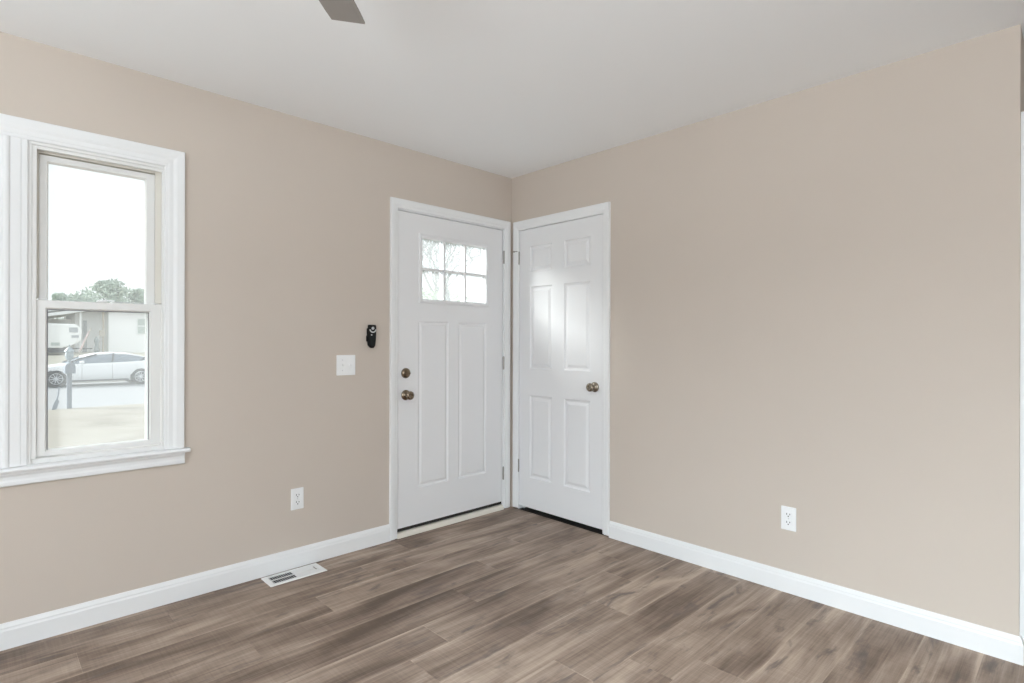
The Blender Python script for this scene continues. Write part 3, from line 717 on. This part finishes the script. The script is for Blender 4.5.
# ------------------------------------------------------------------ outdoors
GZ = -0.5; SZ = -0.645
bm = BM()
nx, ny = 60, 30
rnd = random.Random(3)
g = [[bm.verts.new((-40 + 90 * i / nx, 0.2 + (15.75 - 0.2) * j / ny, GZ + rnd.uniform(-0.02, 0.02) - (0.06 if j == ny else 0))) for i in range(nx + 1)] for j in range(ny + 1)]
for j in range(ny):
    for i in range(nx): bm.faces.new((g[j][i], g[j][i + 1], g[j + 1][i + 1], g[j + 1][i]))
tag(new('lawn', bm, M['lawn'], smooth=True), 'dormant straw-coloured front lawn outside the window', 'lawn', kind='structure')
bm = BM(); box(bm, -40, 50, 15.7, 28.6, SZ - 0.2, SZ)
tag(new('street', bm, M['asphalt']), 'pale grey street beyond the lawn', 'street', kind='structure')
bm = BM(); box(bm, -40, 50, 28.6, 28.8, SZ - 0.2, SZ + 0.12)
tag(new('kerb', bm, M['kerb']), 'concrete kerb behind the parked white car', 'kerb', kind='structure')
bm = BM()
prof = [(28.8, SZ + 0.11), (30.5, -0.2), (32.6, 0.5), (36.5, 0.6), (45, 0.7), (140, 0.9)]
A = [bm.verts.new((-60, y, z)) for y, z in prof]; B = [bm.verts.new((90, y, z)) for y, z in prof]
for k in range(len(prof) - 1): bm.faces.new((A[k], B[k], B[k + 1], A[k + 1]))
tag(new('yard', bm, M['yard']), 'dry yard rising to the house across the street', 'yard', kind='structure')

# --- white sedan parked along the far side of the street
def loft(bm, sections, close=True, mi=0):
    rows = [[bm.verts.new(p_) for p_ in s] for s in sections]
    for A, B in zip(rows, rows[1:]):
        for k in range(len(A) - 1): bm.faces.new((A[k], A[k + 1], B[k + 1], B[k])).material_index = mi
    if close: bm.faces.new(rows[0]); bm.faces.new(rows[-1])
def make_car(name, label, paint, loc, rz=0.0):
    """nose towards -x ; origin on the ground at the middle"""
    c = empty(name, label, 'car', loc, rz)
    L2 = 2.40
    # lower body stations: x, bottom z, shoulder z, half width bottom, half width shoulder, top centre z
    st = [(-2.42, 0.34, 0.55, 0.55, 0.60, 0.58), (-2.34, 0.24, 0.66, 0.78, 0.78, 0.72), (-2.1, 0.20, 0.75, 0.86, 0.86, 0.80), (-1.6, 0.20, 0.84, 0.90, 0.91, 0.90),
          (-1.0, 0.19, 0.92, 0.91, 0.92, 0.98), (-0.4, 0.19, 0.96, 0.91, 0.92, 1.0), (0.6, 0.19, 0.99, 0.91, 0.92, 1.02), (1.3, 0.19, 1.02, 0.91, 0.92, 1.04), (1.8, 0.21, 1.05, 0.90, 0.91, 1.07),
          (2.15, 0.26, 1.06, 0.86, 0.86, 1.08), (2.36, 0.34, 1.03, 0.78, 0.74, 1.04), (2.43, 0.44, 0.92, 0.62, 0.60, 0.94)]
    secs = []
    for x, zb, zs, hb, hs, zt in st:
        half = [(0, zb), (hb * 0.9, zb), (hb, zb + 0.10), (hb * 1.015, (zb + zs) / 2 - 0.02), (hs * 1.01, zs - 0.12), (hs * 0.97, zs - 0.02), (hs * 0.86, zs + (zt - zs) * 0.5), (0, zt)]
        secs.append([(x, -y, z) for y, z in half] + [(x, y, z) for y, z in reversed(half[1:-1])])
    bm = BM(); rows = [[bm.verts.new(p_) for p_ in s] for s in secs]
    for A, B in zip(rows, rows[1:]):
        for k in range(len(A)): bm.faces.new((A[k], A[(k + 1) % len(A)], B[(k + 1) % len(A)], B[k]))
    bm.faces.new(rows[0]); bm.faces.new(rows[-1])
    body = new('body', bm, paint, c, smooth=True)
    # greenhouse: glass lower band, painted roof above
    gs = [(-1.12, 0.965, 0.965, 0.80, 0.80), (-0.55, 0.975, 1.24, 0.86, 0.70), (-0.1, 0.98, 1.36, 0.87, 0.63), (0.4, 0.99, 1.40, 0.87, 0.62), (0.95, 1.0, 1.37, 0.87, 0.62), (1.5, 1.02, 1.25, 0.84, 0.62), (2.02, 1.05, 1.085, 0.74, 0.60)]
    bm = BM(); secs = []
    for x, zb, zt, hb, ht in gs:
        half = [(hb, zb - 0.03), (hb * 0.995, zb), (hb + (ht - hb) * 0.55, zb + (zt - zb) * 0.58), (ht, zt - (zt - zb) * 0.14)]
        secs.append([(x, -y, z) for y, z in half] + [(x, y, z) for y, z in reversed(half)])
    rows = [[bm.verts.new(p_) for p_ in s] for s in secs]
    for A, B in zip(rows, rows[1:]):
        for k in range(len(A)): bm.faces.new((A[k], A[(k + 1) % len(A)], B[(k + 1) % len(A)], B[k]))
    bm.faces.new(rows[0]); bm.faces.new(rows[-1])
    new('windows', bm, M['carglass'], c, smooth=True)
    bm = BM(); secs = []
    for x, zb, zt, hb, ht in gs[1:]:
        zz = zt - (zt - zb) * 0.16
        half = [(ht * 1.02 + 0.015, zz - 0.012), (ht * 1.0, zz + (zt - zz) * 0.6 + 0.01), (ht * 0.7, zt + 0.012), (0, zt + 0.025)]
        secs.append([(x, -y, z) for y, z in half] + [(x, y, z) for y, z in reversed(half[:-1])])
    rows = [[bm.verts.new(p_) for p_ in s] for s in secs]
    for A, B in zip(rows, rows[1:]):
        for k in range(len(A)): bm.faces.new((A[k], A[(k + 1) % len(A)], B[(k + 1) % len(A)], B[k]))
    bm.faces.new(rows[0]); bm.faces.new(rows[-1])
    new('roof', bm, paint, c, smooth=True)
    for s in (-1, 1):                                             # A, B and C pillars
        for pts in ([(-1.10, s * 0.815, 0.97), (-0.55, s * 0.735, 1.20), (-0.1, s * 0.66, 1.32)], [(0.42, s * 0.876, 0.99), (0.47, s * 0.76, 1.22), (0.5, s * 0.65, 1.36)], [(1.45, s * 0.85, 1.0), (1.6, s * 0.74, 1.15), (1.75, s * 0.64, 1.17)]):
            bm = BM(); tube(bm, pts, [0.03] * 3, 6); new('pillar', bm, M['carblack'], c)
        bm = BM(); lathe(bm, [(0, -0.09), (0.05, -0.08), (0.075, 0), (0.06, 0.07), (0, 0.08)], 12, 'x', (-0.62, s * 1.0, 1.0)); new('mirror', bm, paint, c, smooth=True)
        for hx in (0.18, 1.12):
            bm = BM(); box(bm, hx, hx + 0.2, s * 0.925 - 0.012, s * 0.925 + 0.012, 0.84, 0.865)
            new('door_handle', bm, paint, c, bevel=0.006)
        bm = BM(); box(bm, -1.0, 1.0, s * 0.915 - 0.012, s * 0.915 + 0.012, 0.20, 0.27); new('sill_trim', bm, M['carblack'], c)
        for xx in (-0.62, 0.42, 1.3):
            bm = BM(); box(bm, xx, xx + 0.008, s * 0.925 - 0.004, s * 0.925 + 0.006, 0.30, 0.90)
            new('door_seam', bm, M['carblack'], c)
        bm = BM(); box(bm, 2.20, 2.40, s * 0.76 - 0.05, s * 0.76 + 0.05, 0.86, 0.94); new('tail_lamp', bm, M['redlamp'], c, bevel=0.02)
        bm = BM(); box(bm, -2.36, -2.16, s * 0.72 - 0.08, s * 0.72 + 0.08, 0.62, 0.70); new('head_lamp', bm, M['lamp'], c, bevel=0.02)
    for wx_ in (-1.45, 1.45):
        for s in (-1, 1):
            bm = BM(); lathe(bm, [(0, -0.004), (0.385, -0.004), (0.385, 0.004), (0.0, 0.004)], 32, 'y', (wx_, s * 0.914, 0.35))
            new('wheel_arch', bm, M['carblack'], c)
            bm = BM(); lathe(bm, [(0.23, -0.11), (0.32, -0.11), (0.345, -0.09), (0.345, 0.09), (0.32, 0.11), (0.23, 0.105), (0.23, -0.11)], 32, 'y', (0, 0, 0))
            for f in [f for f in bm.faces if len(f.verts) > 8]: bm.faces.remove(f)
            w = new('wheel', bm, M['tyre'], c, smooth=True, loc=(wx_, s * 0.835, 0.345))
            bm = BM(); lathe(bm, [(0, 0.04), (0.232, 0.04), (0.232, 0.095), (0.212, 0.105), (0.205, 0.05), (0.05, 0.05), (0.045, 0.09), (0, 0.095)], 28, 'y')
            for q in range(10):
                a = 2 * math.pi * q / 10; tube(bm, [(0.03 * math.cos(a), -0.085, 0.03 * math.sin(a)), (0.21 * math.cos(a + 0.12), -0.095, 0.21 * math.sin(a + 0.12))], [0.016, 0.012], 6)
            rim = new('rim', bm, M['rim'], w)
            if s > 0: rim.rotation_euler = (0, 0, math.pi)
    return c
make_car('car', 'white sleek sedan parked along the far kerb', M['carpaint'], (0.935, 26.95, SZ))
tr = empty('trailer', 'white boxy trailer with a dark underside beside the house', 'trailer', (-0.62, 34.35, 0.55))
bm = BM(); o_ = [(-2.3, 0.40), (0.9, 0.34), (1.35, 0.48), (1.72, 0.72), (1.74, 1.35), (1.5, 1.58), (-2.3, 1.62), (-2.5, 1.4), (-2.5, 0.6)]
A = [bm.verts.new((x, -0.9, z)) for x, z in o_]; B = [bm.verts.new((x, 0.9, z)) for x, z in o_]
for k in range(len(o_)): bm.faces.new((A[k], A[(k + 1) % len(o_)], B[(k + 1) % len(o_)], B[k]))
bm.faces.new(A); bm.faces.new(B); new('body', bm, M['fascia'], tr, bevel=0.05)
bm = BM(); box(bm, -2.3, 1.1, -0.85, 0.85, 0.10, 0.38); new('chassis', bm, M['carblack'], tr)
for s_ in (-1, 1):
    bm = BM(); lathe(bm, [(0, -0.1), (0.3, -0.1), (0.33, -0.06), (0.33, 0.06), (0.3, 0.1), (0, 0.1)], 24, 'y', (-0.2, s_ * 0.8, 0.32)); new('wheel', bm, M['tyre'], tr)
bm = BM(); box(bm, 1.0, 2.3, -0.04, 0.04, 0.26, 0.33); new('tow_bar', bm, M['carblack'], tr)
for x0_, x1_, z0_, z1_ in ((1.22, 1.58, 1.14, 1.40), (1.32, 1.62, 0.86, 1.0)):
    bm = BM(); box(bm, x0_, x1_, -0.92, -0.902, z0_, z1_); new('window', bm, M['housedoor'], tr)
bm = BM(); box(bm, 0.5, 0.85, -0.92, -0.902, 0.46, 0.62); new('vent_cover', bm, M['shutter'], tr)

# --- mailbox
mb = empty('mailbox', 'slate mailbox on a post with a pale lantern-like top', 'mailbox', (-1.12, 15.3, GZ))
bm = BM(); box(bm, -0.05, 0.05, -0.05, 0.05, -0.05, 0.98); new('post', bm, M['mailgrey'], mb, bevel=0.006)
bm = BM(); n = 14
prof = [(-0.105, 0.0), (0.105, 0.0)] + [(0.105 * math.cos(math.pi * k / n), 0.17 + 0.105 * math.sin(math.pi * k / n)) for k in range(n + 1)]
A = [bm.verts.new((x, -0.24, 0.90 + z)) for x, z in prof]; B = [bm.verts.new((x, 0.24, 0.90 + z)) for x, z in prof]
for k in range(len(prof)): bm.faces.new((A[k], A[(k + 1) % len(prof)], B[(k + 1) % len(prof)], B[k]))
bm.faces.new(A); bm.faces.new(B); bx_ = new('box', bm, M['mailgrey'], mb)
bm = BM(); box(bm, 0.106, 0.114, 0.02, 0.05, 1.0, 1.22); box(bm, 0.106, 0.114, 0.02, 0.12, 1.16, 1.22); new('signal_flag', bm, M['mailpale'], bx_)
bm = BM(); lathe(bm, [(0, 1.16), (0.03, 1.17), (0.035, 1.24), (0.075, 1.27), (0.095, 1.36), (0.085, 1.45), (0.115, 1.465), (0.05, 1.55), (0.018, 1.58), (0.018, 1.63), (0, 1.64)], 8, 'z'); new('lantern_top', bm, M['mailpale'], mb)
# --- leaning paddle-shaped stake
bm = BM(); tube(bm, [(0.0, 0, 0.55), (-0.02, 0, 0.36), (-0.045, 0, 0.24)], [0.018, 0.018, 0.022], 8)
v_ = [(-0.02, 0.24), (0.005, 0.20), (-0.045, 0.02), (-0.10, -0.03), (-0.15, -0.02), (-0.10, 0.16), (-0.065, 0.24)]
A = [bm.verts.new((x, -0.012, z)) for x, z in v_]; B = [bm.verts.new((x, 0.012, z)) for x, z in v_]
for k in range(len(v_)): bm.faces.new((A[k], A[(k + 1) % len(v_)], B[(k + 1) % len(v_)], B[k]))
bm.faces.new(A); bm.faces.new(B)
tag(new('yard_stake', bm, M['stake'], loc=(-1.335, 15.2, GZ + 0.0)), 'thin leaning paddle-shaped stake beside the mailbox post', 'stake')

# --- white house across the street
hs = empty('house', 'white lap-sided house with a recessed porch across the street', 'house', (0, 36, 0.5))
def siding_wall(bm, x0, x1, y, z0, z1, step=0.16):
    z = z0
    while z < z1 - 1e-4:
        zt = min(z + step, z1)
        q = [bm.verts.new(p_) for p_ in ((x0, y - 0.03, z), (x1, y - 0.03, z), (x1, y, zt), (x0, y, zt))]; bm.faces.new(q)
        q2 = [bm.verts.new(p_) for p_ in ((x0, y - 0.03, z), (x1, y - 0.03, z), (x1, y, z), (x0, y, z))]; bm.faces.new(q2)
        z = zt
    q = [bm.verts.new(p_) for p_ in ((x0, y, z0), (x1, y, z0), (x1, y, z1), (x0, y, z1))]; bm.faces.new(q)
bm = BM(); siding_wall(bm, 2.62, 12.0, 0.0, 0.0, 2.7); box(bm, 2.62, 12.0, 0.0, 7, 0, 2.7)
new('main_wall', bm, M['siding'], hs)
bm = BM(); box(bm, -7.5, 1.25, 3.2, 7.5, 0.0, 2.05); new('wing_wall', bm, M['siding'], hs)
bm = BM(); siding_wall(bm, 1.25, 2.62, 1.4, 0.0, 2.6); box(bm, 1.25, 2.62, 1.4, 6, 0, 2.6); new('porch_wall', bm, M['siding'], hs)
# sloped gable fascias rising to the right (a low-pitched front gable)
def slope(bm, x0, z0, x1, z1, th, y0, y1):
    q = [(x0, z0), (x1, z1), (x1, z1 + th), (x0, z0 + th)]
    A = [bm.verts.new((x, y0, z)) for x, z in q]; B = [bm.verts.new((x, y1, z)) for x, z in q]
    for k in range(4): bm.faces.new((A[k], A[(k + 1) % 4], B[(k + 1) % 4], B[k]))
    bm.faces.new(A); bm.faces.new(B)
bm = BM(); slope(bm, -7.5, 0.55, 2.7, 2.62, 0.02, -0.25, 7.5); slope(bm, 2.7, 2.55, 12.4, 2.75, 0.05, -0.3, 7.4); new('soffit', bm, M['soffit'], hs)
bm = BM(); slope(bm, -7.5, 0.57, 2.72, 2.64, 0.17, -0.42, -0.26); new('fascia', bm, M['fascia'], hs)
bm = BM(); slope(bm, -6.0, 1.32, 1.6, 2.64, 0.12, 0.05, 0.2); new('fascia', bm, M['fascia'], hs)
bm = BM(); slope(bm, 2.72, 2.66, 12.4, 2.80, 0.14, -0.42, -0.3); new('fascia', bm, M['fascia'], hs)
bm = BM(); slope(bm, -7.6, 0.76, 2.75, 2.85, 0.05, -0.45, 7.8); slope(bm, 2.75, 2.95, 12.5, 3.0, 0.05, -0.4, 7.8); new('roof', bm, M['shingle'], hs)
bm = BM(); box(bm, 1.60, 1.78, 1.30, 1.38, 0.1, 1.95); new('front_door', bm, M['housedoor'], hs)
for xx in (1.33, 2.36):
    bm = BM(); box(bm, xx - 0.045, xx + 0.045, -0.15, -0.06, 0.0, 2.4); new('porch_post', bm, M['tan'] if xx > 2 else M['fascia'], hs)
bm = BM(); box(bm, 2.16, 2.42, -0.24, -0.155, 1.02, 1.36); new('post_box', bm, M['tan'], hs)
bm = BM(); box(bm, 3.95, 4.55, -0.06, 0.02, 1.14, 2.12); wn = new('window', bm, M['fascia'], hs)
bm = BM(); box(bm, 4.02, 4.48, -0.075, -0.061, 1.2, 1.62); box(bm, 4.02, 4.48, -0.075, -0.061, 1.68, 2.06); new('pane', bm, M['shutter'], wn)
# porch planter and flag
bm = BM(); lathe(bm, [(0, 0), (0.10, 0), (0.13, 0.18), (0.15, 0.2), (0.11, 0.22), (0.08, 0.5), (0.12, 0.7), (0.05, 0.9), (0, 0.95)], 12, 'z')
tag(new('porch_planter', bm, M['planter'], loc=(1.98, 35.3, 0.565)), 'dark planter on the porch edge beside the post', 'planter')
fl = empty('flag', 'faded red and white striped flag on a leaning pole before the porch', 'flag', (0.93, 32.9, 0.47))
bm = BM(); tube(bm, [(0, 0, 0), (0.52, 0, 1.45)], [0.02, 0.016], 8); new('pole', bm, M['tan'], fl)
bm = BM(); ns = 6
for k in range(ns + 1):
    pass
grid = [[bm.verts.new((0.50 - 0.42 * j / 6 * 0.35 - 0.40 * k / 10 + 0.01, 0.02 * math.sin(k * 1.3 + j), 1.40 - 1.05 * k / 10 - 0.03 * j)) for j in range(7)] for k in range(11)]
for k in range(10):
    for j in range(6):
        f = bm.faces.new((grid[k][j], grid[k][j + 1], grid[k + 1][j + 1], grid[k + 1][j])); f.material_index = j % 2
o = new('cloth', bm, [M['flagred'], M['flagwhite']], fl)
o.modifiers.new('thickness', 'SOLIDIFY').thickness = 0.006

# --- trees
def leaf_cloud(bm, blobs, n, size, rnd):
    for _ in range(n):
        c, r, sq = rnd.choice(blobs)
        while True:
            v = Vector((rnd.uniform(-1, 1), rnd.uniform(-1, 1), rnd.uniform(-1, 1)))
            if 0.25 < v.length < 1: break
        p_ = Vector(c) + Vector((v.x * r, v.y * r, v.z * r * sq))
        u = Vector((rnd.gauss(0, 1), rnd.gauss(0, 1), rnd.gauss(0, 1))).normalized(); w = u.orthogonal().normalized(); s = size * rnd.uniform(0.6, 1.3)
        q = [p_ - u * s, p_ + w * s * 0.45, p_ + u * s, p_ - w * s * 0.45]; bm.faces.new([bm.verts.new(x) for x in q])
def leafy_tree(label, base, height, blobs, n, size, seed, m):
    rnd = random.Random(seed)
    t = empty('tree', label, 'tree', base)
    bm = BM(); tube(bm, [(0, 0, -0.2), (0.1, 0, height * 0.3), (-0.05, 0.1, height * 0.6)], [0.28, 0.2, 0.08], 8)
    for c, r, sq in blobs: tube(bm, [(0.05, 0, height * 0.35), (c[0] * 0.6, c[1] * 0.6, (height * 0.35 + c[2]) / 2 + 0.3), c], [0.11, 0.07, 0.03], 6)
    new('trunk', bm, M['bark'], t)
    bm = BM(); leaf_cloud(bm, blobs, n, size, rnd); new('foliage', bm, m, t)
    return t
leafy_tree('tall round-crowned green tree behind the house, right of the lower one', (5.9, 60, 0.7), 6.5, [((0, 0, 4.5), 2.0, 0.8), ((1.7, 0.3, 4.3), 1.5, 0.9), ((-1.7, 0.2, 3.8), 1.5, 0.9), ((0.4, 0, 5.4), 1.1, 0.9), ((2.5, 0, 4.9), 0.8, 0.9), ((-0.4, 0, 5.5), 0.6, 0.9), ((-0.6, 0, 2.8), 2.6, 0.6), ((2.5, 0, 3.0), 1.6, 0.8), ((3.2, 0.1, 4.0), 0.7, 1.0)], 5200, 0.2, 11, M['leaf'])
leafy_tree('lower spreading green tree behind the house roof', (2.1, 50, 0.7), 4.3, [((0.2, 0, 3.35), 0.9, 0.8), ((-0.45, 0.2, 3.75), 0.45, 0.9), ((1.2, 0, 3.3), 0.9, 0.8), ((0.4, 0, 2.5), 1.5, 0.7), ((1.4, 0, 2.4), 1.2, 0.7)], 2600, 0.14, 12, M['leaf'])

def bare_tree(label, base, height, seed, lean=(0, 0), r0=0.2, depth=5):
    rnd = random.Random(seed); bm = BM()
    def grow(p_, d, ln, r, lev):
        pts, rad = [Vector(p_)], [r]; dd = Vector(d).normalized()
        for k in range(3):
            dd = (dd + Vector((rnd.gauss(0, .13), rnd.gauss(0, .13), rnd.gauss(0, .06) + 0.04))).normalized(); pts.append(pts[-1] + dd * ln / 3); rad.append(r * (1 - 0.13 * (k + 1)))
        tube(bm, pts, rad, 8 if lev < 2 else 5)
        if lev >= depth: return
        for _ in range(rnd.choice((2, 3, 3)) if lev else 3):
            i = rnd.choice((2, 3)) if lev else 3
            ax = Vector((rnd.gauss(0, 1), rnd.gauss(0, 1), rnd.gauss(0.35, .4))).normalized()
            grow(pts[i] - dd * 0.02, (dd * 1.1 + ax * 0.85).normalized(), ln * rnd.uniform(0.6, 0.85), max(0.018, rad[i] * rnd.uniform(.5, .75)), lev + 1)
    grow((0, 0, -0.2), (lean[0], lean[1], 1), height * 0.36, r0, 0)
    t = empty('bare_tree', label, 'tree', base)
    new('branches', bm, M['bark'], t); return t
bare_tree('leafless grey tree seen through the left panes of the door lite', (15.4, 22, GZ), 9.0, 5, (0.0, 0), 0.34, 6)
bare_tree('leafless slender tree seen through the right panes of the door lite', (19.6, 25, GZ), 10.5, 9, (-0.08, 0), 0.26, 6)
bare_tree('leafless spreading tree farther back between the other two in the door lite', (33.0, 46, 0.5), 17, 14, (0.0, 0), 0.5, 6)
leafy_tree('olive bushy tree low in the door lite behind the bare trees', (26.0, 35, 0.3), 5.8, [((0, 0, 4.3), 1.7, 0.8), ((2.2, 0, 4.0), 1.5, 0.9), ((-2.4, 0, 4.4), 1.3, 0.8), ((3.6, 0, 3.2), 1.4, 0.8)], 2600, 0.16, 21, M['leaf_pale'])
leafy_tree('slim dense tree added out of view to shade the windows from the sun', (-6.6, 3.2, GZ), 5.2, [((-0.15, 0, 4.75), 1.25, 1.0), ((0.1, -0.1, 3.75), 1.0, 0.9), ((-0.4, 0.25, 5.6), 0.9, 0.9)], 7000, 0.13, 31, M['leaf'])  # unseen tree added to keep direct sun off the window panes and floor
